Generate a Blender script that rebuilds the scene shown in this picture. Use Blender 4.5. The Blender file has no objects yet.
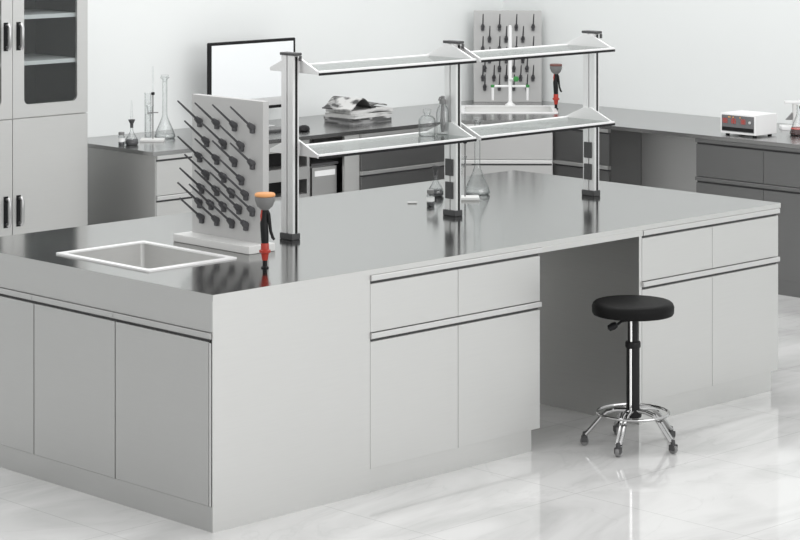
import bpy, bmesh, math, random
from mathutils import Vector, Matrix
random.seed(7)
PI = math.pi
C = bpy.context.scene.collection

# ------------------------------------------------------------------ helpers
class MB:
    def __init__(s): s.bm = bmesh.new(); s.bev = False
    def _new(s, verts, M=None):
        if M is not None: bmesh.ops.transform(s.bm, matrix=M, verts=verts)
    def box(s, x0, x1, y0, y1, z0, z1, bev=0, M=None, seg=2):
        r = bmesh.ops.create_cube(s.bm, size=1)
        vs = r['verts']
        for v in vs:
            v.co = Vector(((x0+x1)/2 + v.co.x*(x1-x0), (y0+y1)/2 + v.co.y*(y1-y0), (z0+z1)/2 + v.co.z*(z1-z0)))
        if M is not None: bmesh.ops.transform(s.bm, matrix=M, verts=vs)
        if bev:
            es = list({e for v in vs for e in v.link_edges})
            s.bev = True
            bmesh.ops.bevel(s.bm, geom=es, offset=bev, segments=seg, affect='EDGES', profile=.5)
        return s
    def lathe(s, prof, c=(0,0,0), seg=32, M=None, closed=False):
        """prof: list of (r, z); r==0 makes a pole"""
        rings = []; allv = []
        for r, z in prof:
            if r < 1e-6:
                v = s.bm.verts.new((c[0], c[1], c[2]+z)); rings.append([v]); allv.append(v)
            else:
                ring = [s.bm.verts.new((c[0]+r*math.cos(2*PI*i/seg), c[1]+r*math.sin(2*PI*i/seg), c[2]+z)) for i in range(seg)]
                rings.append(ring); allv += ring
        pairs = list(zip(rings, rings[1:]))
        if closed: pairs.append((rings[-1], rings[0]))
        for a, b in pairs:
            for i in range(seg):
                j = (i+1) % seg
                if len(a) == 1 and len(b) == 1: continue
                if len(a) == 1: s.bm.faces.new((a[0], b[j], b[i]))
                elif len(b) == 1: s.bm.faces.new((a[i], a[j], b[0]))
                else: s.bm.faces.new((a[i], a[j], b[j], b[i]))
        s._new(allv, M)
        return s
    def tube(s, pts, r, seg=12, caps=True, cyclic=False):
        pts = [Vector(p) for p in pts]; n = len(pts)
        rs = r if isinstance(r, (list, tuple)) else [r]*n
        rings = []; up = None
        for i, p in enumerate(pts):
            if cyclic: t = (pts[(i+1) % n]-pts[i-1])
            else: t = pts[min(i+1, n-1)]-pts[max(i-1, 0)]
            t.normalize()
            if up is None:
                up = Vector((0,0,1)) if abs(t.z) < .9 else Vector((1,0,0))
            a = t.cross(up).normalized(); b = a.cross(t).normalized(); up = b
            rings.append([s.bm.verts.new(p + (a*math.cos(2*PI*k/seg)+b*math.sin(2*PI*k/seg))*rs[i]) for k in range(seg)])
        prs = list(zip(rings, rings[1:]))
        if cyclic: prs.append((rings[-1], rings[0]))
        for A, B in prs:
            for k in range(seg):
                j = (k+1) % seg
                s.bm.faces.new((A[k], A[j], B[j], B[k]))
        if caps and not cyclic:
            s.bm.faces.new(rings[0][::-1]); s.bm.faces.new(rings[-1])
        return s
    def prism(s, poly, d0, d1, axis='z', bev=0, M=None):
        """extrude a 2D polygon along an axis: z -> (x,y), x -> (y,z), y -> (x,z)"""
        def mk(p, d):
            if axis == 'z': return (p[0], p[1], d)
            if axis == 'x': return (d, p[0], p[1])
            return (p[0], d, p[1])
        a = [s.bm.verts.new(mk(p, d0)) for p in poly]; b = [s.bm.verts.new(mk(p, d1)) for p in poly]
        n = len(poly)
        fs = [s.bm.faces.new(a[::-1]), s.bm.faces.new(b)]
        for i in range(n):
            j = (i+1) % n; fs.append(s.bm.faces.new((a[i], a[j], b[j], b[i])))
        vs = a+b
        if M is not None: bmesh.ops.transform(s.bm, matrix=M, verts=vs)
        if bev:
            es = list({e for v in vs for e in v.link_edges})
            s.bev = True
            bmesh.ops.bevel(s.bm, geom=es, offset=bev, segments=2, affect='EDGES', profile=.5)
        return s
    def slab(s, outer, holes, z0, z1, axis='z'):
        """flat slab with holes, as one closed mesh"""
        def mk(p, d):
            if axis == 'z': return (p[0], p[1], d)
            return (p[0], d, p[1])
        def side(d):
            es = []; loops = []
            for L in [outer]+holes:
                vs = [s.bm.verts.new(mk(p, d)) for p in L]; loops.append(vs)
                for i in range(len(vs)): es.append(s.bm.edges.new((vs[i], vs[(i+1) % len(vs)])))
            bmesh.ops.triangle_fill(s.bm, use_beauty=True, use_dissolve=False, edges=es)
            return loops
        A = side(z0); B = side(z1)
        for la, lb in zip(A, B):
            n = len(la)
            for i in range(n):
                j = (i+1) % n; s.bm.faces.new((la[i], la[j], lb[j], lb[i]))
        return s
    def build(s, name, mat, parent=None, smooth=.6):
        bm = s.bm
        bmesh.ops.recalc_face_normals(bm, faces=bm.faces)
        if smooth:
            for f in bm.faces: f.smooth = True
            for e in bm.edges:
                if len(e.link_faces) == 2: e.smooth = e.calc_face_angle(0) < smooth
        me = bpy.data.meshes.new(name); bm.to_mesh(me); bm.free()
        me.materials.append(mat)
        o = bpy.data.objects.new(name, me); C.objects.link(o)
        if parent: o.parent = parent
        if s.bev:
            wn = o.modifiers.new('weighted_normals', 'WEIGHTED_NORMAL'); wn.keep_sharp = True
        return o

def thing(name, label, cat, loc=(0,0,0), rz=0, group=None):
    o = bpy.data.objects.new(name, None); C.objects.link(o)
    o.empty_display_size = .05
    o.location = loc; o.rotation_euler = (0,0,rz)
    return tag(o, label, cat, group)
def tag(o, label, cat, group=None):
    o['label'] = label; o['category'] = cat
    if group: o['group'] = group
    return o
def struct(o):
    o['kind'] = 'structure'; return o
def place(o, loc, rz=0):
    o.location = loc; o.rotation_euler = (0,0,rz); return o
def copy_tree(o, parent=None):
    c = o.copy(); C.objects.link(c)
    if parent: c.parent = parent
    for ch in [x for x in bpy.data.objects if x.parent == o]: copy_tree(ch, c)
    return c
def rrect(x0, x1, y0, y1, r, n=5):
    pts = []
    for cx, cy, a0 in ((x1-r, y1-r, 0), (x0+r, y1-r, PI/2), (x0+r, y0+r, PI), (x1-r, y0+r, 1.5*PI)):
        for i in range(n+1):
            a = a0+PI/2*i/n; pts.append((cx+r*math.cos(a), cy+r*math.sin(a)))
    return pts

# ------------------------------------------------------------------ materials
def nodes(name):
    m = bpy.data.materials.new(name); m.use_nodes = True
    nt = m.node_tree; b = nt.nodes['Principled BSDF']
    return m, nt, b
def plain(name, col, rough=.5, metal=0, spec=.5, emit=None, coat=0):
    m, nt, b = nodes(name)
    b.inputs['Base Color'].default_value = (*col, 1)
    b.inputs['Roughness'].default_value = rough; b.inputs['Metallic'].default_value = metal
    b.inputs['Specular IOR Level'].default_value = spec
    if coat: b.inputs['Coat Weight'].default_value = coat
    if emit:
        b.inputs['Emission Color'].default_value = (*emit[0], 1); b.inputs['Emission Strength'].default_value = emit[1]
    # faint grain so that no surface is perfectly uniform
    n = nt.nodes.new('ShaderNodeTexNoise'); n.inputs['Scale'].default_value = 60
    t = nt.nodes.new('ShaderNodeTexCoord'); nt.links.new(t.outputs['Object'], n.inputs['Vector'])
    r = nt.nodes.new('ShaderNodeMapRange'); r.inputs['To Min'].default_value = max(0, rough-.04); r.inputs['To Max'].default_value = min(1, rough+.04)
    nt.links.new(n.outputs['Fac'], r.inputs['Value']); nt.links.new(r.outputs['Result'], b.inputs['Roughness'])
    return m
def brushed(name, col, rough, metal=1, stretch=(1,1,60), var=.04, bump=.0):
    m, nt, b = nodes(name)
    t = nt.nodes.new('ShaderNodeTexCoord'); mp = nt.nodes.new('ShaderNodeMapping')
    mp.inputs['Scale'].default_value = stretch
    n = nt.nodes.new('ShaderNodeTexNoise'); n.inputs['Scale'].default_value = 6; n.inputs['Detail'].default_value = 4
    nt.links.new(t.outputs['Object'], mp.inputs['Vector']); nt.links.new(mp.outputs['Vector'], n.inputs['Vector'])
    cr = nt.nodes.new('ShaderNodeMapRange'); cr.inputs['To Min'].default_value = 1-var; cr.inputs['To Max'].default_value = 1+var
    nt.links.new(n.outputs['Fac'], cr.inputs['Value'])
    mx = nt.nodes.new('ShaderNodeVectorMath'); mx.operation = 'SCALE'; mx.inputs[0].default_value = col
    nt.links.new(cr.outputs['Result'], mx.inputs['Scale']); nt.links.new(mx.outputs['Vector'], b.inputs['Base Color'])
    rr = nt.nodes.new('ShaderNodeMapRange'); rr.inputs['To Min'].default_value = rough*.88; rr.inputs['To Max'].default_value = rough*1.12
    nt.links.new(n.outputs['Fac'], rr.inputs['Value']); nt.links.new(rr.outputs['Result'], b.inputs['Roughness'])
    b.inputs['Metallic'].default_value = metal
    return m
def glass(name, tint=(.93,.95,.95), edge=(.45,.47,.47), rough=.02, ior=1.45):
    m = bpy.data.materials.new(name); m.use_nodes = True; nt = m.node_tree; nt.nodes.clear()
    out = nt.nodes.new('ShaderNodeOutputMaterial'); mx = nt.nodes.new('ShaderNodeMixShader')
    tr = nt.nodes.new('ShaderNodeBsdfTransparent'); gl = nt.nodes.new('ShaderNodeBsdfGlossy'); gl.inputs['Roughness'].default_value = rough
    lw = nt.nodes.new('ShaderNodeLayerWeight'); lw.inputs['Blend'].default_value = .5
    p5 = nt.nodes.new('ShaderNodeMath'); p5.operation = 'POWER'; p5.inputs[1].default_value = 5.0
    fr = nt.nodes.new('ShaderNodeMath'); fr.operation = 'MULTIPLY_ADD'; fr.inputs[1].default_value = .95; fr.inputs[2].default_value = .04
    nt.links.new(lw.outputs['Facing'], p5.inputs[0]); nt.links.new(p5.outputs[0], fr.inputs[0])
    cr = nt.nodes.new('ShaderNodeMix'); cr.data_type = 'RGBA'
    cr.inputs[6].default_value = (*tint, 1); cr.inputs[7].default_value = (*edge, 1)
    pw = nt.nodes.new('ShaderNodeMath'); pw.operation = 'POWER'; pw.inputs[1].default_value = 2.5
    nt.links.new(lw.outputs['Facing'], pw.inputs[0]); nt.links.new(pw.outputs[0], cr.inputs[0])
    nt.links.new(cr.outputs[2], tr.inputs['Color'])
    nt.links.new(fr.outputs[0], mx.inputs[0]); nt.links.new(tr.outputs[0], mx.inputs[1]); nt.links.new(gl.outputs[0], mx.inputs[2])
    nt.links.new(mx.outputs[0], out.inputs['Surface'])
    return m
def marble():
    m, nt, b = nodes('marble_tile')
    L = nt.links.new
    t = nt.nodes.new('ShaderNodeTexCoord')
    n1 = nt.nodes.new('ShaderNodeTexNoise'); n1.inputs['Scale'].default_value = .9; n1.inputs['Detail'].default_value = 8; n1.inputs['Distortion'].default_value = 1.6
    mp = nt.nodes.new('ShaderNodeMapping'); mp.inputs['Scale'].default_value = (1,2.2,1); mp.inputs['Rotation'].default_value = (0,0,.5)
    L(t.outputs['Object'], mp.inputs['Vector']); L(mp.outputs['Vector'], n1.inputs['Vector'])
    cr = nt.nodes.new('ShaderNodeValToRGB'); e = cr.color_ramp.elements
    e[0].position = .30; e[0].color = (.54,.54,.535,1); e[1].position = .62; e[1].color = (.74,.74,.735,1)
    L(n1.outputs['Fac'], cr.inputs['Fac'])
    n2 = nt.nodes.new('ShaderNodeTexNoise'); n2.inputs['Scale'].default_value = .7; n2.inputs['Detail'].default_value = 6; n2.inputs['Distortion'].default_value = 2.2
    L(mp.outputs['Vector'], n2.inputs['Vector'])
    vr = nt.nodes.new('ShaderNodeValToRGB'); v = vr.color_ramp.elements
    v[0].position = .485; v[0].color = (1,1,1,1); v[1].position = .515; v[1].color = (1,1,1,1)
    k = vr.color_ramp.elements.new(.5); k.color = (.94,.94,.94,1)
    L(n2.outputs['Fac'], vr.inputs['Fac'])
    mx = nt.nodes.new('ShaderNodeMix'); mx.data_type = 'RGBA'; mx.blend_type = 'MULTIPLY'; mx.inputs[0].default_value = 1
    L(cr.outputs['Color'], mx.inputs[6]); L(vr.outputs['Color'], mx.inputs[7])
    br = nt.nodes.new('ShaderNodeTexBrick'); br.offset = 0; br.inputs['Scale'].default_value = 1
    br.inputs['Brick Width'].default_value = .8; br.inputs['Row Height'].default_value = .8; br.inputs['Mortar Size'].default_value = .0022
    br.inputs['Color1'].default_value = br.inputs['Color2'].default_value = (1,1,1,1); br.inputs['Mortar'].default_value = (.78,.78,.78,1)
    mo = nt.nodes.new('ShaderNodeMapping'); mo.inputs['Location'].default_value = (.27, .55, 0)
    L(t.outputs['Object'], mo.inputs['Vector']); L(mo.outputs['Vector'], br.inputs['Vector'])
    m2 = nt.nodes.new('ShaderNodeMix'); m2.data_type = 'RGBA'; m2.blend_type = 'MULTIPLY'; m2.inputs[0].default_value = 1
    L(mx.outputs[2], m2.inputs[6]); L(br.outputs['Color'], m2.inputs[7]); L(m2.outputs[2], b.inputs['Base Color'])
    b.inputs['Roughness'].default_value = .07; b.inputs['Specular IOR Level'].default_value = .75
    return m
def paper(name, base, ink, scale=(8,40,1), thr=.55):
    m, nt, b = nodes(name); L = nt.links.new
    t = nt.nodes.new('ShaderNodeTexCoord'); mp = nt.nodes.new('ShaderNodeMapping'); mp.inputs['Scale'].default_value = scale
    n = nt.nodes.new('ShaderNodeTexNoise'); n.inputs['Scale'].default_value = 1; n.inputs['Detail'].default_value = 3
    L(t.outputs['Object'], mp.inputs['Vector']); L(mp.outputs['Vector'], n.inputs['Vector'])
    cr = nt.nodes.new('ShaderNodeValToRGB'); e = cr.color_ramp.elements
    e[0].position = thr-.06; e[0].color = (*base,1); e[1].position = thr+.06; e[1].color = (*ink,1)
    L(n.outputs['Fac'], cr.inputs['Fac']); L(cr.outputs['Color'], b.inputs['Base Color'])
    b.inputs['Roughness'].default_value = .6
    return m

M_wall = plain('white_wall_paint', (.825,.845,.84), .6, spec=.2)
M_floor = marble()
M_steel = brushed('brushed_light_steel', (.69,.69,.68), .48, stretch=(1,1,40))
M_end = brushed('grey_and_shaded_steel', (.53,.53,.525), .46, stretch=(1,1,40))  # also used on left-facing island steel, whose shade is put into this colour
M_lip = brushed('satin_pull_steel', (.71,.71,.705), .45, stretch=(40,1,1), var=.02)
M_top = brushed('polished_worktop_steel', (.285,.285,.28), .13, stretch=(30,1,1), var=.03)
M_ctop = brushed('satin_counter_steel', (.40,.40,.40), .2, stretch=(1,30,1), var=.03)
M_dark = brushed('dark_toned_steel', (.22,.22,.22), .4, stretch=(1,1,40))  # darker base colour, for right and back counter fronts and some plinths
M_knee = brushed('kneehole_steel', (.74,.74,.73), .38, stretch=(1,1,30))  # kneehole panels: base colour raised to lift the shade in there
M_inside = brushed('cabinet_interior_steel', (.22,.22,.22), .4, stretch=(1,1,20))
M_handle = brushed('satin_handle_steel', (.55,.55,.55), .35)
M_alu = plain('satin_aluminium', (.80,.80,.80), .4, metal=.6)
M_white = plain('white_enamel', (.86,.86,.86), .3)
M_offw = plain('off_white_plastic', (.72,.72,.71), .4)
M_board = plain('grey_rack_plastic', (.50,.50,.495), .45)
M_peg = plain('dark_grey_peg_plastic', (.075,.075,.08), .45)
M_black = plain('black_plastic', (.010,.010,.011), .45, spec=.25)
M_vinyl = plain('black_vinyl', (.008,.008,.008), .55, spec=.12)
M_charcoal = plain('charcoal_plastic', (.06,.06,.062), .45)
M_dchrome = plain('stool_chrome', (.50,.50,.50), .12, metal=1)
M_chrome = plain('chrome', (.82,.82,.82), .1, metal=1)
M_grey = plain('mid_grey_plastic', (.2,.2,.2), .4)
M_orange = plain('orange_plastic', (.72,.33,.12), .45)
M_red = plain('red_plastic', (.42,.035,.02), .4)
M_green = plain('green_plastic', (.04,.26,.06), .45)
M_screen = plain('pale_screen_glass', (.8,.82,.83), .12, emit=((.95,.98,1), .12))
M_glass = glass('clear_lab_glass', tint=(.985,.99,.99), edge=(.48,.50,.50))
M_pane = glass('clear_sheet_glass', tint=(.93,.95,.94), edge=(.7,.74,.72))
M_door_glass = glass('cabinet_door_glass', tint=(.86,.88,.88), edge=(.6,.6,.6))
M_liquid = plain('dark_liquid', (.05,.05,.055), .1)
M_redliq = plain('dark_red_liquid', (.06,.02,.02), .1)
M_redglow = plain('red_led_and_ring_glow', (.45,.06,.05), .4, emit=((1,.2,.15), .10))  # instrument digits, and the flask ring that glows without being a lamp
M_ledo = plain('orange_led', (.6,.25,.02), .4, emit=((1,.45,.05), .4))
M_display = plain('grey_display', (.16,.16,.165), .25)

# ------------------------------------------------------------------ camera
F = math.sqrt(2430*2325); A = math.atan2(2430, F); H = .85*663/238
CX, CY = -5.45855, -6.53555
cam = bpy.data.cameras.new('camera'); co = bpy.data.objects.new('camera', cam); C.objects.link(co)
co.location = (CX, CY, H); co.rotation_euler = (PI/2, 0, A-PI/2)
cam.sensor_width = 36; cam.lens = 36*F/800; cam.shift_y = -.5; cam.clip_end = 100
bpy.context.scene.camera = co
FW = Vector((math.cos(A), math.sin(A), 0)); RT = Vector((math.sin(A), -math.cos(A), 0))

# ------------------------------------------------------------------ setting
struct(MB().box(-9, 6.24, -9, 4.44, -.1, 0).build('floor', M_floor))
struct(MB().box(-9, 6.24, 4.34, 4.44, 0, 2.9).build('wall_back', M_wall))
struct(MB().box(6.14, 6.24, -9, 4.34, 0, 2.9).build('wall_right', M_wall))

# ------------------------------------------------------------------ cabinets
Z_TOP = .85
def lip_profile(y, t, z1, lip=.021, groove=.012, out=.010):
    z0 = z1-lip-groove
    return [(y+t, z1-lip-.002), (y+t, z1), (y-out+.002, z1), (y-out, z1-.002), (y-out, z1-lip+.002), (y-out+.002, z1-lip)]
def front_panel(par, name, x0, x1, z0, z1, mat, y=0, t=.018, lipmat=None, groove=.012):
    """drawer or door front facing -y with a pull lip over a finger groove along its upper edge"""
    g = .001; lipmat = lipmat or M_lip
    o = MB().box(x0+g, x1-g, y, y+t, z0, z1-.021-groove, .001).build(name, mat, par)
    MB().prism(lip_profile(y, t, z1, groove=groove), x0+g*.2, x1-g*.2, 'x').build('pull_lip', lipmat, o)
    MB().box(x0+g, x1-g, y+t-.008, y+t, z1-.021-groove, z1-.023).build('groove_shade', M_charcoal, o)  # dark strip painted in for the shade under the lip
    return o
def cabinet(label, loc, rz, w, d, bays, mat, split=.607, top=.827, bottom=.09, kick=.012, group=None, kick_end=0.0, z_carc=.828, lipmat=None):
    t = thing('floor_cabinet', label, 'cabinet', loc, rz, group)
    p = .018
    m = MB()
    y0 = .02
    m.box(0, p, y0, d, bottom, z_carc); m.box(w-p, w, y0, d, bottom, z_carc)
    m.box(p, w-p, d-p, d, bottom, z_carc); m.box(p, w-p, y0, d-p, bottom, bottom+p)
    m.box(p, w-p, y0, y0+.02, top-.06, z_carc)
    m.box(p, w-p, y0, y0+.02, split-.05, split+.02)
    m.build('carcass', mat, t)
    MB().box(0, w-kick_end, kick, d-.01, 0, bottom).build('plinth', mat, t)
    bw = w/bays
    for i in range(bays):
        front_panel(t, 'drawer', i*bw, (i+1)*bw, split+.003, top, mat, lipmat=lipmat)
        front_panel(t, 'door', i*bw, (i+1)*bw, bottom+.0006, split, mat, lipmat=lipmat)
    return t

# island: worktop with the sink cut-out
SX0, SX1, SY0, SY1 = .155, .555, .565, 1.105
worktop = MB().slab([(0,0),(3.36,0),(3.36,1.655),(0,1.655)], [rrect(SX0, SX1, SY0, SY1, .012)], .828, .85).build('worktop', M_top, smooth=.3)
tag(worktop, 'long polished steel worktop of the lab island, with a sink cut into it', 'worktop')

MB().box(-.001, 3.361, -.0015, 0, .828, .8495).build('front_edge', M_steel, worktop)
MB().box(-.0015, 0, 0, 1.655, .828, .8495).build('end_edge', M_end, worktop)
# island end cabinet: three doors facing the left end, plain panel on the front
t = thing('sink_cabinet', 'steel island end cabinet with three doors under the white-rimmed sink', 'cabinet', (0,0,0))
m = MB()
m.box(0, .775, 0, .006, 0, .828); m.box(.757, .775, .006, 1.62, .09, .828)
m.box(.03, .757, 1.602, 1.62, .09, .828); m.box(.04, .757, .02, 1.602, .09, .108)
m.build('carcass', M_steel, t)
MB().box(.022, .04, .006, 1.602, .108, .828).build('gap_backing', M_charcoal, t)  # charcoal sheet behind the doors, darkens the gaps between them
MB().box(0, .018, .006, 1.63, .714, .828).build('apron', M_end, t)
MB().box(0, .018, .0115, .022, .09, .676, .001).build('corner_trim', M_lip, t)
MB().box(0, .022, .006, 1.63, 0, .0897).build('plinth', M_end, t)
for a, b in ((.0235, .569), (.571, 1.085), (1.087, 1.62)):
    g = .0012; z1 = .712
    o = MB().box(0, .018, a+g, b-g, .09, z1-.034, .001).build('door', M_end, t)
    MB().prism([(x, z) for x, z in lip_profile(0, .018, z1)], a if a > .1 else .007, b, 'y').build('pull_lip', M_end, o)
    MB().box(.010, .018, a+g, b-g, z1-.034, z1-.023).build('groove_shade', M_charcoal, o)  # dark strip in place of the shade in the groove

cabinet('steel island cabinet with two drawers over two doors, left of the kneehole', (.776, 0, 0), 0, .958, 1.62, 2, M_steel, kick=.012, kick_end=.04, group='island drawer cabinets')
ic = cabinet('steel island cabinet with two drawers over two doors, behind the black stool', (2.38, 0, 0), 0, .965, 1.62, 2, M_steel, kick=.012, kick_end=.04, group='island drawer cabinets')
o = MB().box(1.736-2.38, -.002, .86, .88, 0, .828).build('kneehole_back', M_knee, ic); o['label'] = 'back panel of the kneehole'
MB().box(1.736-2.38, -.002, -.008, .012, .806, .828, .001).build('front_rail', M_steel, ic)
o = MB().box(-.018, -.0005, .001, .859, 0, .828).build('side_panel', M_knee, ic); o['label'] = 'steel side panel facing the stool'

# island sink
t = thing('sink', 'white-rimmed rectangular steel sink sunk into the island worktop', 'sink', (.355, .835, .85))
def make_sink(t, w, d, depth, mrim, mbasin):
    rim = MB()
    o = rrect(-w/2-.022, w/2+.022, -d/2-.026, d/2+.026, .012); i = rrect(-w/2+.006, w/2-.006, -d/2+.006, d/2-.006, .018)
    rim.slab(o, [i], 0.0, .006)
    rim.build('rim', mrim, t)
    b = MB(); bm = b.bm
    rings = []
    for off, z in ((.0012, 0.0), (.004, -depth+.03), (.012, -depth+.012), (.035, -depth)):
        rings.append([bm.verts.new((x, y, z)) for x, y in rrect(-w/2+off, w/2-off, -d/2+off, d/2-off, max(.019-off*.2, .008))])
    for a, c in zip(rings, rings[1:]):
        for k in range(len(a)): bm.faces.new((a[k], a[(k+1) % len(a)], c[(k+1) % len(a)], c[k]))
    bm.faces.new(rings[-1])
    bo = b.build('basin', mbasin, t)
    MB().lathe([(0, .001), (.022, .001), (.026, .004), (.03, .001), (.03, 0)], (0,0,-depth)).build('drain', M_chrome, bo)
make_sink(t, .40, .54, .2, M_white, M_steel)

# ------------------------------------------------------------------ tall glazed cabinet
t = thing('tall_cabinet', 'tall steel storage cabinet with glazed upper doors against the back wall', 'cabinet', (1.35, 3.85, 0))
W_, D_, HT = .986, .475, 1.95; p = .02
m = MB()
m.box(0, p, .02, D_, .06, HT); m.box(W_-p, W_, .02, D_, .06, HT); m.box(p, W_-p, D_-p, D_, .06, HT)
m.box(p, W_-p, .02, D_-p, .06, .08); m.box(p, W_-p, .02, D_-p, HT-p, HT); m.box(p, W_-p, .02, D_-p, 1.04, 1.06)
m.build('carcass', M_steel, t)
MB().box(.02, W_-.02, .04, D_-.02, 0, .06).build('plinth', M_dark, t)
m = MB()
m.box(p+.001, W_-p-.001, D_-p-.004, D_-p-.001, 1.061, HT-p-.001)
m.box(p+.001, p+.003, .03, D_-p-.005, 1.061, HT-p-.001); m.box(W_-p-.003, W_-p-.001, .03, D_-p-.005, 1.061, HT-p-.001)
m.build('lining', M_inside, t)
for z in (1.33, 1.575, 1.78):
    MB().box(p+.004, W_-p-.02, .026, D_-p-.006, z, z+.022, .002).build('shelf', M_white, t)
def handle(par, x, z0, z1, M=M_handle):
    m = MB()
    m.tube([(x,0,z0+.012),(x,-.022,z0+.008),(x,-.03,z0+.022),(x,-.03,z1-.022),(x,-.022,z1-.008),(x,0,z1-.012)], .009, 10)
    return m.build('handle', M, par)
for s, (x0, x1) in enumerate(((.002, .492), (.495, .984))):
    d = MB().slab([(x0,1.058),(x1,1.058),(x1,HT),(x0,HT)], [rrect(x0+.072, x1-.070, 1.125, HT-.08, .03)], 0, .018, 'y').build('upper_door', M_steel, t, .3)
    MB().box(x0+.066, x1-.064, .008, .012, 1.119, HT-.074).build('door_pane', M_door_glass, d)
    hx = x1-.042 if s == 0 else x0+.036
    MB().box(hx-.014, hx+.014, -.001, .002, 1.415, 1.565, 0).build('handle_plate', M_black, d)
    handle(d, hx+(.006), 1.42, 1.56)
    d2 = MB().box(x0, x1, 0, .018, .065, 1.052, .0015).build('lower_door', M_steel, t)
    MB().box(hx-.014, hx+.014, -.001, .002, .485, .65, 0).build('handle_plate', M_black, d2)
    handle(d2, hx+.006, .49, .645)

# ------------------------------------------------------------------ counters along the walls
ctop_poly = [(2.53,3.53),(4.87,3.53),(5.30,3.10),(5.30,.45),(6.138,.45),(6.138,4.338),(2.53,4.338)]
r2 = math.sqrt(.5)
SKC = (5.5575, 3.7445)          # corner sink centre
def diag(u, v): return (SKC[0]+r2*u+r2*v, SKC[1]-r2*u+r2*v)
hole = [diag(u, v) for u, v in rrect(-.28, .28, -.20, .20, .012)]
ct = MB().slab(ctop_poly, [hole], .828, .85).build('corner_worktop', M_ctop, smooth=.3)
tag(ct, 'grey steel counter top running round the corner along both walls', 'worktop')

lc = cabinet('light steel wall cabinet with drawers, under the glassware beside the tall cabinet', (2.56, 3.54, 0), 0, .75, .79, 2, M_steel)
# left end panel of the counter, its side shade put into a darker steel
o = MB().box(-.009, -.0005, .001, .79, 0, .828).build('end_panel', M_end, lc); o['label'] = 'steel end panel'
# open shelving unit with two dark openings
t = thing('open_shelf_unit', 'grey steel under-counter unit with two dark open slots, below the monitor', 'cabinet', (3.312, 3.54, 0))
w, d = .37, .79
m = MB()
m.box(0, .02, .01, d, .06, .828); m.box(w-.02, w, .01, d, .06, .828); m.box(.02, w-.02, d-.02, d, .06, .828)
for z0, z1 in ((.06,.52),(.605,.675),(.77,.828)): m.box(.02, w-.02, .0, d-.02, z0, z1)
m.build('body', M_end, t)
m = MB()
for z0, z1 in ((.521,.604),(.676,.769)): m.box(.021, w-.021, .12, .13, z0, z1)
m.build('slot_back', M_black, t)  # black sheet set inside each slot to darken it
MB().box(.0, w, .04, d-.02, 0, .06).build('plinth', M_dark, t)
# pedestal in the back kneehole
t = thing('pedestal', 'small grey drawer pedestal with white label strip in the back kneehole', 'cabinet', (3.745, 3.60, 0))
MB().box(0, .20, .02, .32, .03, .66, .003).build('body', M_end, t)
MB().box(-.006, .206, -.004, .325, .66, .675, .002).build('top', M_charcoal, t)
dr = MB().box(.004, .196, 0, .02, .40, .652, .002).build('drawer', M_end, t)
MB().box(.02, .18, -.004, 0, .60, .632, .001).build('label_strip', M_white, dr)
MB().box(.004, .196, 0, .02, .05, .395, .002).build('door', M_end, t)
for x in (.03, .17):
    for y in (.06, .28): MB().lathe([(0,0),(.018,0),(.018,.03),(0,.03)], (x,y,0), 12).build('foot', M_black, t)
bc = cabinet('dark-toned wall cabinet with drawers, seen behind the glassware shelf', (4.08, 3.54, 0), 0, .80, .79, 1, M_dark, group='dark steel wall cabinets', lipmat=M_end)
o = MB().box(3.684-4.08, -.002, .42, .438, 0, .828).build('kneehole_back', M_steel, bc)
MB().box(3.958-4.08, -.002, .012, .030, 0, .828).build('filler_panel', M_steel, bc); o['label'] = 'grey steel panel at the back of the kneehole'

# diagonal corner cabinet
t = thing('corner_cabinet', 'light grey diagonal corner cabinet below the small white sink', 'cabinet', (4.885, 3.54, 0))
ox, oy = 4.885, 3.54
poly = [(4.892,3.555),(5.305,3.142),(6.12,3.142),(6.12,4.33),(4.892,4.33)]
poly = [(x-ox, y-oy) for x, y in poly]
inner = [(x-ox, y-oy) for x, y in ((4.912,3.575),(5.325,3.162),(6.10,3.162),(6.10,4.31),(4.912,4.31))]
MB().slab(poly, [inner], .09, .828).build('carcass', M_end, t)
MB().prism([(x*.97+.02, y*.97+.02) for x, y in poly], 0, .09).build('plinth', M_dark, t)
Lf = math.hypot(.413, .413)
Md = Matrix.Translation((4.892-ox, 3.555-oy, 0)) @ Matrix.Rotation(-PI/4, 4, 'Z')
fe = bpy.data.objects
for nm, z0, z1 in (('drawer', .61, .827), ('door', .0906, .607)):
    o = front_panel(t, nm, .004, Lf-.004, z0, z1, M_end, y=-.02)
    o.data.transform(Md)
    for ch in o.children: ch.data.transform(Md)
# right wall
cabinet('dark-toned wall cabinet between the corner unit and the right kneehole', (5.31, 3.135, 0), -PI/2, .437, .80, 1, M_dark, group='dark steel wall cabinets', lipmat=M_end)
rc = cabinet('dark-toned wall cabinet with drawers, below the white digital instrument', (5.31, 2.04, 0), -PI/2, .955, .80, 2, M_dark, group='dark steel wall cabinets', lipmat=M_dark)
cabinet('dark-toned wall cabinet at the right edge of the photo', (5.31, 1.083, 0), -PI/2, .60, .80, 1, M_dark, group='dark steel wall cabinets', lipmat=M_dark)
o = MB().box(-.656, -.002, .30, .32, 0, .828).build('kneehole_back', M_end, rc)

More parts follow.
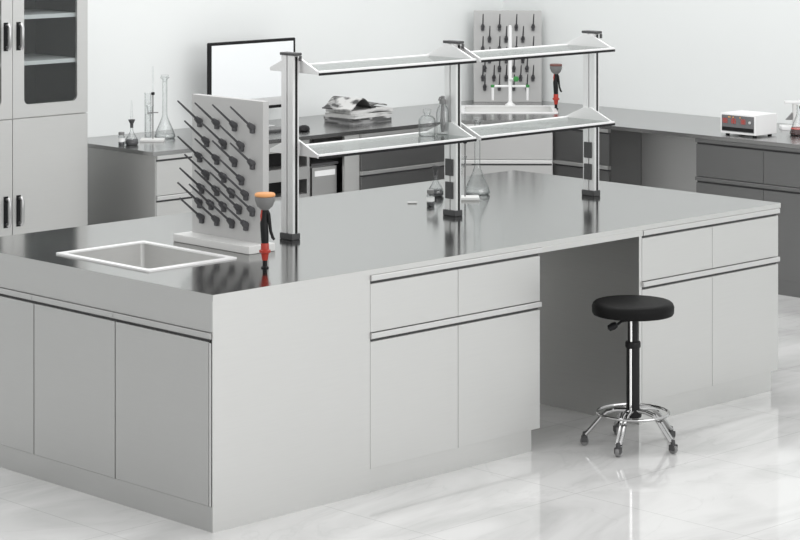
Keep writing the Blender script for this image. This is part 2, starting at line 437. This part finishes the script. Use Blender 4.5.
# ------------------------------------------------------------------ reagent rack
t = thing('reagent_rack', 'two-tier aluminium and glass reagent rack standing on the island worktop', 'shelf', (0, .77, .85))
XS = (1.055, 2.012, 2.935)
R_TOP, R_LOW = 1.538-.85, 1.198-.85
for k, x in enumerate(XS):
    hx, hy, g, dp = .017, .035, .004, .008
    poly = [(x-hx,-hy),(x-.004,-hy),(x-.004,-hy+dp),(x+.010,-hy+dp),(x+.010,-hy),(x+hx,-hy),(x+hx,hy),(x-hx,hy),
            (x-hx,g),(x-hx+dp,g),(x-hx+dp,-g),(x-hx,-g)]
    po = MB().prism(poly, .026, .756).build('post', M_alu, t, .3)
    MB().box(x-.003, x+.009, -hy+.001, -hy+dp, .026, .75).build('slot_strip', M_black, po)
    MB().box(x-.023, x+.023, -.038, .040, 0, .026, .003).build('foot', M_charcoal, po)
    MB().box(x-.021, x+.021, -.050, .042, .756, .768, .003).build('cap', M_charcoal, po)
    MB().tube([(x+.012,-.05,.755),(x+.012,-.05,.735)], .006, 8).build('cap_pin', M_charcoal, po)
    if k:
        for z in (.213, .112):
            s = MB().box(x-hx-.006, x-hx, -.020, .026, z-.037, z+.037, .002).build('socket', M_charcoal, po)
    for zr in (R_TOP, R_LOW):
        xs_ = [x+hx] if k == 0 else ([x-hx-.010, x+hx] if k == 1 else [x-hx-.010])
        for xa in xs_:
            MB().prism([(-.146, zr-.004), (.146, zr-.004), (.146, zr+.010), (.022, zr+.064), (-.022, zr+.064), (-.146, zr+.010)], xa, xa+.010, 'x', .0015).build('bracket', M_alu, t, .3)
for zr in (R_TOP, R_LOW):
    for a, b in ((XS[0], XS[1]), (XS[1], XS[2])):
        x0, x1 = a+.0275, b-.0275
        MB().box(x0, x1, -.1465, .118, zr+.003, zr+.009).build('glass_shelf', M_pane, t)
        f = MB().box(x0-.012, x1+.012, -.158, -.1465, zr-.006, zr+.011, .002).build('shelf_rail', M_white, t)
        MB().box(x0-.012, x1+.012, -.1600, -.1575, zr-.008, zr+.0025).build('edge_strip', M_black, f)
        MB().box(x0, x1, .118, .150, zr-.004, zr+.012, .002).build('shelf_rail', M_white, t)

# ------------------------------------------------------------------ drying racks (peg boards)
ROWS = [(1.343,(-.163,-.054,.056,.166)), (1.265,(-.119,-.010,.099)), (1.199,(-.163,-.054,.056,.166)), (1.13,(-.119,-.010,.099)),
        (1.072,(-.150,-.054,.040,.126)), (1.012,(-.163,-.090,-.010,.084,.165)), (.951,(-.150,-.055,.040,.126))]
def drying_rack(label, loc, rz, base, group):
    t = thing('drying_rack', label, 'drying rack', loc, rz, group)
    MB().box(-.222, .222, 0, .032, .03 if base else 0, .598, .003).build('board', M_board, t)
    if base: MB().box(-.240, .235, -.085, .055, 0, .032, .004).build('base', M_offw, t)
    proto = None
    c, s = math.cos(math.radians(39)), math.sin(math.radians(39))
    for z, xs in ROWS:
        for x in xs:
            if proto is None:
                m = MB()
                m.tube([(0,0,-.004),(0,-.012,.0),(0,-.012-.020*c,.020*s)], [.012,.0135,.010], 10)
                m.box(-.010,.010,-.016,0,-.026,.006,.004)
                m.tube([(0,-.012,0),(0,-.012-.09*c,.09*s),(0,-.012-.142*c,.142*s)], [.0052,.0046,.0036], 8)
                proto = m.build('peg', M_peg, t); o = proto
            else:
                o = proto.copy(); C.objects.link(o); o.parent = t
            o.location = (x, 0, z-.85)
    return t
drying_rack('grey peg board drying rack on a pale base, standing on the island beside the sink', (.755, .817, .85), -PI/2, True, 'peg board drying racks')
drying_rack('grey peg board drying rack in the room corner behind the white tap', (5.915, 4.085, .85), -PI/4, False, 'peg board drying racks')

# ------------------------------------------------------------------ spray guns (eye wash)
def spray_gun(label, loc, cover):
    t = thing('eyewash_sprayer', label, 'eyewash sprayer', loc, math.atan2(RT.y, RT.x), 'eyewash spray guns')
    MB().lathe([(0,.266),(.006,.225),(.014,.222),(.030,.236),(.038,.256),(.040,.270),(.037,.273),(0,.271)], (0,0,0), 28).build('spray_head', M_grey, t)
    MB().lathe([(0,.272),(.034,.2715),(.040,.276),(.040,.281),(.036,.286),(0,.288)], (0,0,0), 28).build('dust_cover', cover, t)
    MB().tube([(0,0,.092),(-.001,0,.13),(-.004,0,.17),(-.002,0,.20),(0,0,.228)], [.014,.0155,.015,.012,.011], 14).build('handle_grip', M_black, t)
    MB().tube([(-.0125,-.004,.180),(-.0135,-.004,.20),(-.0105,-.003,.222)], [.004,.005,.004], 8).build('accent_strip', M_red, t)
    MB().tube([(.006,0,.222),(.014,0,.205),(.018,0,.17),(.022,0,.14),(.030,0,.116),(.036,0,.108)], [.007,.0075,.007,.006,.006,.005], 10).build('lever', M_black, t)
    m = MB(); m.lathe([(0,.030),(.011,.030),(.014,.050),(.0155,.057),(.022,.060),(.022,.068),(.016,.071),(.0155,.092),(.012,.100),(0,.100)], (0,0,0), 20)
    m.build('red_collar', M_red, t)
    MB().lathe([(0,0),(.015,0),(.015,.004),(.009,.008),(.009,.032),(0,.032)], (0,0,0), 18).build('inlet', M_black, t)
    return t
spray_gun('orange-topped black eyewash spray gun standing on the island by the sink', (.512, .305, .85), M_orange)
spray_gun('black and red eyewash spray gun on the corner counter by the white tap', (5.805, 3.563, .85), plain('dull_red_grey_plastic', (.17,.07,.06), .5))

# ------------------------------------------------------------------ corner sink and tap
t = thing('corner_sink', 'small white sink set diagonally in the corner counter top', 'sink', (*SKC, .85), -PI/4)
make_sink(t, .56, .40, .16, M_white, M_offw)
tp = diag(0.02, .262)
t = thing('lab_tap', 'tall white laboratory tap with green handles behind the corner sink', 'tap', (*tp, .85), -PI/4)
MB().lathe([(0,0),(.034,0),(.034,.006),(.018,.018),(.0115,.03),(.0115,.50),(.009,.515),(0,.52)], (0,0,0), 20).build('column', M_white, t)
MB().tube([(-.115,-.0,.125),(.115,-.0,.125)], .008, 12).build('cross_arm', M_white, t)
for x in (-.112, .112):
    MB().tube([(x,-.0,.125),(x,-.0,.125-.018),(x,-.0,.035)], [.010,.009,.0075], 12).build('spout', M_white, t)
    MB().lathe([(0,0),(.012,0),(.014,.008),(.012,.016),(0,.018)], (x,0,.118), 14).build('valve_handle', M_green, t)
MB().tube([(0,-.012,.17),(.03,-.045,.175)], [.008,.008], 10).build('valve_stem', M_white, t)
m = MB(); m.lathe([(0,-.010),(.016,-.008),(.020,0),(.016,.008),(0,.010)], (0,0,0), 6, Matrix.Translation((.036,-.052,.176)) @ Matrix.Rotation(PI/2, 4, 'X'))
m.build('cross_handle', M_green, t)

# ------------------------------------------------------------------ computer
t = thing('computer_monitor', 'large black-framed monitor with a blank pale screen on the back counter', 'monitor', (3.74, 4.11, .85))
MB().box(-.338, .338, 0, .022, .1675, .512, .006).build('housing', M_black, t)
MB().box(-.318, .318, -.0025, .0005, .1665, .494, .001).build('screen', M_screen, t)
ch = MB().box(-.338, .338, -.001, .022, .118, .167, .004).build('chin', M_alu, t)
m = MB(); m.lathe([(0,0),(.010,0),(.010,.0015),(0,.0015)], (0,0,0), 16, Matrix.Translation((.215-.215,-.001,.141)) @ Matrix.Rotation(PI/2,4,'X'))
m.build('emblem', M_grey, ch)
MB().box(-.335, .335, .004, .02, .100, .119, .003).build('lower_edge', M_black, t)
MB().prism([(.03,.0),(.045,.0),(.036,.20),(.024,.20)], -.09, .09, 'x', .002).build('stand_neck', M_alu, t)
MB().box(-.11, .11, -.07, .10, 0, .008, .003).build('stand_foot', M_alu, t)
t = thing('keyboard', 'slim white and dark keyboard lying in front of the monitor', 'keyboard', (3.70, 3.86, .85))
MB().box(-.21, .21, -.06, .06, 0, .012, .003).build('case', M_charcoal, t)
for r in range(4):
    for k in range(12):
        pass
m = MB()
for r in range(4):
    for k in range(13): m.box(-.198+k*.0305, -.198+k*.0305+.0265, -.05+r*.025, -.05+r*.025+.021, .012, .016, .001)
m.build('keys', M_grey, t)
t = thing('computer_mouse', 'small black mouse on the counter left of the magazine pile', 'mouse', (3.815, 3.745, .85), .4)
bm_ = MB(); bm_.lathe([(0,.0),(.026,0),(.032,.006),(.031,.016),(.024,.027),(.012,.033),(0,.034)], (0,0,0), 24, Matrix.Scale(1.5, 4, (1,0,0)))
bm_.build('shell', M_black, t)
MB().tube([(.018,0,.0312),(.035,0,.0232)], .003, 8).build('wheel', M_grey, t)

# ------------------------------------------------------------------ magazines
def sheet(w, d, th, hfun, nx=24, ny=10):
    m = MB(); bm = m.bm
    top = [[bm.verts.new((w*(i/nx-.5), d*(j/ny-.5), hfun(i/nx, j/ny)+th)) for j in range(ny+1)] for i in range(nx+1)]
    bot = [[bm.verts.new((w*(i/nx-.5), d*(j/ny-.5), hfun(i/nx, j/ny))) for j in range(ny+1)] for i in range(nx+1)]
    for i in range(nx):
        for j in range(ny):
            bm.faces.new((top[i][j], top[i+1][j], top[i+1][j+1], top[i][j+1]))
            bm.faces.new((bot[i][j+1], bot[i+1][j+1], bot[i+1][j], bot[i][j]))
    for i in range(nx):
        bm.faces.new((bot[i][0], bot[i+1][0], top[i+1][0], top[i][0])); bm.faces.new((top[i][ny], top[i+1][ny], bot[i+1][ny], bot[i][ny]))
    for j in range(ny):
        bm.faces.new((top[0][j], top[0][j+1], bot[0][j+1], bot[0][j])); bm.faces.new((bot[nx][j], bot[nx][j+1], top[nx][j+1], top[nx][j]))
    return m
P1 = paper('magazine_dark_print', (.30,.30,.30), (.10,.10,.10), (6,9,40), .5)
P2 = paper('magazine_pale_print', (.66,.66,.65), (.35,.35,.35), (7,12,60), .6)
P3 = paper('newsprint', (.62,.62,.61), (.40,.40,.40), (10,30,80), .58)
P4 = paper('open_magazine_print', (.60,.60,.59), (.06,.06,.06), (14,9,10), .48)
P5 = paper('dark_cover_print', (.10,.10,.10), (.55,.55,.55), (9,8,10), .58)
MAGX, MAGY = 4.395, 3.90
zz = Z_TOP
def mag(label, w, d, th, hf, mat, dx, dy, rz, z, name='magazine', lvl=1):
    o = sheet(w, d, th, hf).build(name, mat); tag(o, label, 'magazine' if name == 'magazine' else 'newspaper', 'magazines and papers piled on the back counter')
    o.location = (MAGX+dx, MAGY+dy, z); o.rotation_euler = (0,0,rz); return o
mag('grey magazine with dark print at the bottom of the pile on the back counter', .335, .24, .020, lambda u,v: 0, P1, 0, 0, .05, .85)
mag('dark-edged thin magazine second from the bottom of the pile', .33, .23, .014, lambda u,v: 0, P5, -.01, .0, -.04, .8702)
mag('pale thick magazine in the middle of the pile on the back counter', .34, .24, .024, lambda u,v: .004*math.sin(u*PI)**2*0, P2, .005, 0, .09, .8844)
mag('folded pale newspaper lying on the thick pale magazine', .33, .24, .020, lambda u,v: .0005+.018*max(0,u-.35)*(1-u)*4, P3, .02, .01, -.08, .9085, 'newspaper')
mag('open curled magazine with dark print on top left of the pile',   .24, .22, .007, lambda u,v: .060*math.sin(PI*min(1,u*1.05))**2+.0, P4, -.085, -.01, .12, .937)
mag('thin dark-covered magazine on top right of the pile', .13, .20, .007, lambda u,v: .004+.012*math.sin(PI*u), P5, .105, .02, -.10, .937)

# ------------------------------------------------------------------ glassware
def hollow(prof, th=.0022):
    """outer wall profile (r, z) bottom to top -> closed hollow vessel profile"""
    inn = [(max(r-th, 0), max(z, th)) for r, z in prof if r > th]
    return [(0,0)] + prof + inn[::-1] + [(0, th)]
def vessel(name, prof, parent, seg=28, c=(0,0,0)):
    return MB().lathe(hollow(prof), c, seg).build(name, M_glass, parent, 1.0)
def vol_flask(label, loc):
    t = thing('volumetric_flask', label, 'flask', loc, 0, 'glassware on the benches')
    vessel('body', [(.052,0),(.059,.006),(.060,.014),(.054,.035),(.034,.080),(.018,.118),(.0145,.135),(.0140,.150),(.0140,.325),(.016,.335),(.025,.342),(.026,.346)], t)
    MB().lathe([(0,0.003),(.050,.003),(.0565,.009),(.0575,.014),(.054,.026),(0,.026)], (0,0,0), 28).build('liquid', M_glass, t, 1.0)
    MB().lathe([(0,.320),(.0115,.320),(.0125,.345),(.022,.349),(.022,.358),(0,.360)], (0,0,0), 20).build('stopper', M_glass, t, 1.0)
def bulb_flask(label, loc, tip=True):
    t = thing('dropper_flask', label, 'flask', loc, 0, 'glassware on the benches')
    vessel('body', [(.030,0),(.037,.006),(.038,.018),(.034,.034),(.018,.060),(.010,.075),(.009,.082),(.009,.108),(.011,.114)], t)
    MB().lathe([(0,.003),(.031,.003),(.0355,.010),(.0355,.020),(.031,.034),(0,.034)], (0,0,0), 24).build('liquid', M_liquid, t, 1.0)
    MB().lathe([(0,.095),(.0085,.095),(.0085,.116),(.012,.122),(.019,.138),(.0195,.140),(.017,.140),(.009,.126),(0,.126)], (0,0,0), 20).build('stopper', M_charcoal, t)
    if tip: MB().lathe([(0,.126),(.0075,.127),(.0070,.16),(.0045,.215),(.0025,.245),(0,.246)], (0,0,0), 14).build('dropper', M_glass, t, 1.0)
def vial(label, loc):
    t = thing('sample_vial', label, 'vial', loc, 0, 'glassware on the benches')
    vessel('body', [(.017,0),(.018,.003),(.018,.050),(.014,.056),(.014,.060)], t, 20)
    MB().lathe([(0,.003),(.0155,.003),(.0155,.018),(0,.018)], (0,0,0), 20).build('liquid', M_liquid, t)
    MB().lathe([(.0182,.022),(.0186,.022),(.0186,.042),(.0182,.042)], (0,0,0), 20, closed=True).build('paper_band', M_white, t)
    MB().lathe([(0,.058),(.0165,.058),(.0165,.072),(.015,.074),(0,.074)], (0,0,0), 20).build('cap', M_grey, t)
def cylinder_(label, loc):
    t = thing('measuring_cylinder', label, 'measuring cylinder', loc, 0, 'glassware on the benches')
    MB().lathe([(0,0),(.030,0),(.031,.004),(.016,.012),(0,.013)], (0,0,0), 8).build('foot', M_glass, t, .3)
    vessel('tube', [(.017,0),(.0195,.003),(.0195,.245),(.022,.250)], t, 24, (0,0,.010))
    MB().lathe([(0,.014),(.0170,.014),(.0170,.14),(0,.14)], (0,0,0), 24).build('liquid', M_glass, t, 1.0)
    m = MB()
    for k in range(14): m.lathe([(.0197,.03+k*.014),(.0199,.03+k*.014),(.0199,.0312+k*.014),(.0197,.0312+k*.014)], (0,0,0), 24, closed=True)
    m.build('graduation_rings', M_offw, t)
def retort(label, loc, funnel_label):
    t = thing('retort_stand', label, 'retort stand', loc, math.atan2(RT.y, RT.x), 'retort stands with funnels')
    MB().box(-.07, .065, -.045, .045, 0, .014, .003).build('base_plate', M_offw, t)
    MB().tube([(0,0,.013),(0,0,.27)], .0035, 8).build('rod', M_grey, t)
    MB().tube([(0,0,.268),(0,0,.42)], .0042, 8).build('upper_tube', M_glass, t)
    MB().lathe([(0,.256),(.009,.259),(.0105,.266),(.009,.273),(0,.276)], (0,0,0), 14).build('boss', M_black, t)
    MB().tube([(-.010,-.012,.160),(0,0,.160),(.030,0,.160)], .0030, 8).build('clamp_bar', M_grey, t)
    m = MB(); ring = [(-.014+.0145*math.cos(a*PI/12), -.026+.0145*math.sin(a*PI/12), .160) for a in range(24)]
    m.tube(ring, .0025, 6, cyclic=True); m.build('clamp_ring', M_grey, t)
    p = Vector(loc) - RT*.014 - FW*.026
    f = thing('glass_funnel', funnel_label, 'funnel', (p.x, p.y, loc[2]+.115))
    MB().lathe([(.004,0),(.0045,.0),(.0045,.03),(.0125,.047),(.021,.085),(.0225,.088),(.020,.086),(.011,.048),(.003,.031),(.003,0)], (0,0,0), 20, closed=True).build('body', M_glass, f, 1.0)
# group on the left counter
vial('small banded vial at the left end of the back counter, leftmost of the glassware', (2.604, 3.902, .85))
bulb_flask('small dark flask with a glass dropper, left of the retort stand on the back counter', (2.6585, 3.881, .85))
cylinder_('clear measuring cylinder standing behind the retort stand on the back counter', (2.903, 4.046, .85))
retort('thin retort stand with black boss on the back counter', (2.858, 3.945, .85), 'small glass funnel clamped to the retort stand on the back counter')
vol_flask('tall long-necked clear flask on the back counter, beside the peg rack', (2.995, 4.010, .85))
# group on the island
vial('small banded vial on the island left of the middle rack post', (2.148, 1.044, .85))
bulb_flask('dark dropper flask on the island behind the middle rack post', (2.40, 1.26, .85), False)
retort('retort stand on the island just behind the middle rack post', (2.415, 1.085, .85), 'small glass funnel clamped to the retort stand on the island')
vol_flask('long-necked conical flask on the island right of the middle rack post', (2.580, 1.165, .85))
st = MB().tube([(-.02,0,.004),(.022,0,.004)], .004, 10).build('stirring_rod', M_offw)
tag(st, 'short pale stirring rod lying on the island beside the banded vial', 'rod'); place(st, (2.145, 1.16, .85), math.atan2(RT.y, RT.x))
# bottles on the lower shelf
zs = 1.198+.009
t = thing('reagent_bottle', 'squat clear glass bottle on the lower rack shelf', 'bottle', (1.882, .80, zs))
vessel('body', [(.034,0),(.038,.004),(.038,.062),(.036,.075),(.026,.086),(.015,.091),(.014,.102)], t)
MB().lathe([(0,.100),(.018,.100),(.018,.116),(.016,.118),(0,.118)], (0,0,0), 22).build('stopper', M_glass, t, 1.0)
t = thing('spray_bottle', 'taller clear bottle with dark spray top on the lower rack shelf', 'bottle', (1.974, .795, zs))
vessel('body', [(.026,0),(.029,.004),(.029,.095),(.024,.115),(.014,.130),(.012,.138)], t)
MB().lathe([(0,.01),(.006,.01),(.012,.05),(.009,.10),(.006,.14),(0,.14)], (0,0,0), 14).build('dip_tube', M_grey, t)
m = MB(); m.lathe([(0,.134),(.015,.134),(.015,.152),(.009,.158),(.009,.168),(0,.170)], (0,0,0), 20); m.build('spray_top', M_grey, t)
MB().tube([(0,0,.164),(-.018,.0,.163),(-.024,0,.150)], .004, 8).build('trigger', M_grey, t)

# ------------------------------------------------------------------ digital instrument
t = thing('digital_instrument', 'white box instrument with red digital readout on the right counter', 'instrument', (5.40, 1.935, .85), -PI/2)
w, d = .252, .20
MB().box(0, w, 0, d, .010, .126, .004).build('case', M_white, t)
fp = MB().box(.012, w-.012, -.003, .001, .024, .116, .001).build('display_panel', M_display, t)
MB().box(.014, w-.014, -.0045, -.003, .028, .048, .001).build('dark_band', M_black, fp)
m = MB()
SEG = {'a':(0,1,1,1), 'b':(1,1,1,.5), 'c':(1,.5,1,0), 'd':(0,0,1,0), 'e':(0,.5,0,0), 'f':(0,1,0,.5), 'g':(0,.5,1,.5)}
for gx in (.022, .040, .084, .100, .152, .168):
    W1, H1, z0 = .011, .024, .072
    for s in 'abcdefg':
        x0, y0, x1, y1 = SEG[s]; r = .0016
        m.box(gx+min(x0,x1)*W1-r, gx+max(x0,x1)*W1+r, -.0045, -.003, z0+min(y0,y1)*H1-r, z0+max(y0,y1)*H1+r)
m.build('red_digits', M_redglow, fp, 0)
for x in (.062, .072, .095, .144): MB().box(x-.003, x+.003, -.0045, -.003, .103, .108).build('indicator_lamp', M_ledo, fp)
MB().lathe([(0,0),(.008,0),(.008,.006),(0,.007)], (0,0,0), 16, Matrix.Translation((.214,-.003,.082)) @ Matrix.Rotation(PI/2,4,'X')).build('knob', M_alu, fp)
for x in (.03, w-.03):
    for y in (.03, d-.03): MB().lathe([(0,0),(.012,0),(.012,.014),(0,.014)], (x,y,0), 12).build('foot', M_black, t)

# ------------------------------------------------------------------ right edge: stand and flask
t = thing('laboratory_microscope', 'white microscope-like stand at the right edge of the wall counter', 'microscope', (5.93, 1.80, .85), math.atan2(RT.y, RT.x))
MB().prism([(-.085,-.05),(-.02,-.06),(.09,-.05),(.09,.05),(-.085,.05)], 0, .022, 'z', .003).build('base', M_white, t)
MB().box(-.012, .014, -.015, .02, .02, .155, .004).build('column', M_offw, t)
MB().box(-.062, .05, -.018, .022, .150, .166, .003).build('arm', M_white, t)
MB().prism([(-.055,.055),(-.016,.055),(-.016,.098)], -.012, .012, 'y', .001).build('stage', M_grey, t)
MB().tube([(.085,0,.022),(.035,0,.12)], .011, 12).build('tube', M_white, t)
MB().lathe([(0,-.014),(.014,-.012),(.014,.012),(0,.014)], (0,0,0), 16, Matrix.Translation((.035,-.03,.13)) @ Matrix.Rotation(PI/2,4,'X')).build('focus_knob', M_charcoal, t)
t = thing('conical_flask', 'small conical flask with dark red liquid at the right edge counter', 'flask', (5.70, 1.60, .85))
vessel('body', [(.050,0),(.056,.006),(.055,.016),(.040,.060),(.020,.110),(.015,.125),(.015,.165),(.018,.170)], t)
MB().lathe([(0,.003),(.049,.003),(.053,.008),(.052,.016),(.046,.034),(0,.034)], (0,0,0), 28).build('liquid', M_redliq, t, 1.0)
MB().lathe([(.0475,.036),(.0485,.036),(.0465,.042),(.0455,.042)], (0,0,0), 28, closed=True).build('red_ring', M_redglow, t)  # ring has a faint glow put into its material, not a lamp

# ------------------------------------------------------------------ stool
t = thing('lab_stool', 'round black padded stool on chrome legs with castors beside the kneehole', 'stool', (2.060, -.219, 0), math.atan2(RT.y, RT.x))
MB().lathe([(0,.520),(.150,.520),(.164,.523),(.168,.530),(.169,.555),(.165,.566),(.157,.573),(.14,.575),(0,.570)], (0,0,0), 56).build('seat', M_vinyl, t, 1.0)
MB().lathe([(0,.505),(.055,.505),(.075,.512),(.075,.521),(0,.521)], (0,0,0), 24).build('seat_plate', M_black, t)
co_ = MB().lathe([(0,.100),(.0275,.100),(.0275,.39),(0,.39)], (0,0,0), 28).build('lower_column', M_black, t)
MB().lathe([(0,.385),(.030,.385),(.032,.39),(.032,.405),(.030,.41),(0,.41)], (0,0,0), 28).build('collar', M_black, co_)
MB().lathe([(0,.405),(.022,.405),(.022,.508),(0,.508)], (0,0,0), 24).build('piston', M_black, t)
MB().box(-.017,-.007,-.0292,-.018,.105,.385,.004).build('column_strip', M_chrome, co_)
MB().box(-.014,-.005,-.0235,-.016,.41,.508,.003).build('piston_strip', M_chrome, t)
lv = MB().tube([(-.015,-.01,.500),(-.05,-.02,.495),(-.075,-.028,.478)], [.005,.005,.006], 10).build('lever', M_black, t)
MB().lathe([(0,0),(.012,.004),(.016,.02),(.013,.04),(0,.045)], (0,0,0), 14, Matrix.Translation((-.066,-.024,.486)) @ Matrix.Rotation(-2.05,4,'Y')).build('lever_knob', M_black, lv)
MB().tube([(.147*math.cos(a*PI/32), .147*math.sin(a*PI/32), .118) for a in range(64)], .0062, 10, cyclic=True).build('foot_ring', M_dchrome, t)
MB().lathe([(0,.10),(.034,.10),(.036,.106),(.036,.128),(.03,.134),(0,.134)], (0,0,0), 24).build('hub', M_black, t)
proto = None
for ang in (184, 113, 41, -32, -104):
    a = math.radians(-ang)
    if proto is None:
        m = MB()
        path = [(.02,0,.148),(.07,0,.148),(.105,0,.140),(.13,0,.120),(.16,0,.084),(.194,0,.046)]
        m.tube([(x, y-.0085, z) for x, y, z in path], .0075, 10); m.tube([(x, y+.0085, z) for x, y, z in path], .0075, 10)
        lg = m.build('leg', M_dchrome, t)
        cs = MB(); cs.lathe([(0,.030),(.008,.032),(.010,.042),(.008,.056),(0,.058)], (.198,0,0), 14)
        cs.box(.186,.212,-.0135,-.011,.014,.037,.001); cs.box(.186,.212,.011,.0135,.014,.037,.001); cs.box(.189,.209,-.0135,.0135,.033,.038,.001)
        cs.build('castor_fork', M_charcoal, lg)
        wh = MB(); Mw = Matrix.Translation((.199,0,.018)) @ Matrix.Rotation(PI/2,4,'X')
        wh.lathe([(0,-.010),(.008,-.010),(.009,-.008),(.016,-.009),(.018,-.006),(.018,.006),(.016,.009),(.009,.008),(.008,.010),(0,.010)], (0,0,0), 24, Mw)
        wh.build('castor_wheel', M_grey, lg)
        proto = lg
        lg.rotation_euler = (0,0,a)
    else:
        lg = copy_tree(proto, t); lg.rotation_euler = (0,0,a)

for ch in [x for x in bpy.data.objects if x.parent == t and not x.name.startswith('leg')]: ch.location.z += .02
# ------------------------------------------------------------------ light
w = bpy.data.worlds.new('world'); bpy.context.scene.world = w; w.use_nodes = True
nt = w.node_tree; bg = nt.nodes['Background']
bg.inputs['Color'].default_value = (.99,.99,.985,1); bg.inputs['Strength'].default_value = .93
def area(name, loc, target, sx, sy, power):
    l = bpy.data.lights.new(name, 'AREA'); l.shape = 'RECTANGLE'; l.size = sx; l.size_y = sy; l.energy = power
    o = bpy.data.objects.new(name, l); C.objects.link(o); o.location = loc
    d = Vector(target)-Vector(loc); o.rotation_euler = d.to_track_quat('-Z', 'Y').to_euler(); return o
area('front_fill_light', (1.0, -9.5, 3.2), (2.2, 0, .6), 9, 4, 250)  # added area light, no window here; brightens front faces and steel reflections
area('overhead_fill_light', (2.5, 1.5, 4.2), (2.5, 1.5, 0), 5, 4, 120)  # added overhead fill

sc = bpy.context.scene
sc.cycles.transparent_max_bounces = 32
sc.view_settings.view_transform = 'Standard'; sc.view_settings.look = 'None'
sc.view_settings.exposure = 0; sc.view_settings.gamma = 1; sc.view_settings.use_curve_mapping = False
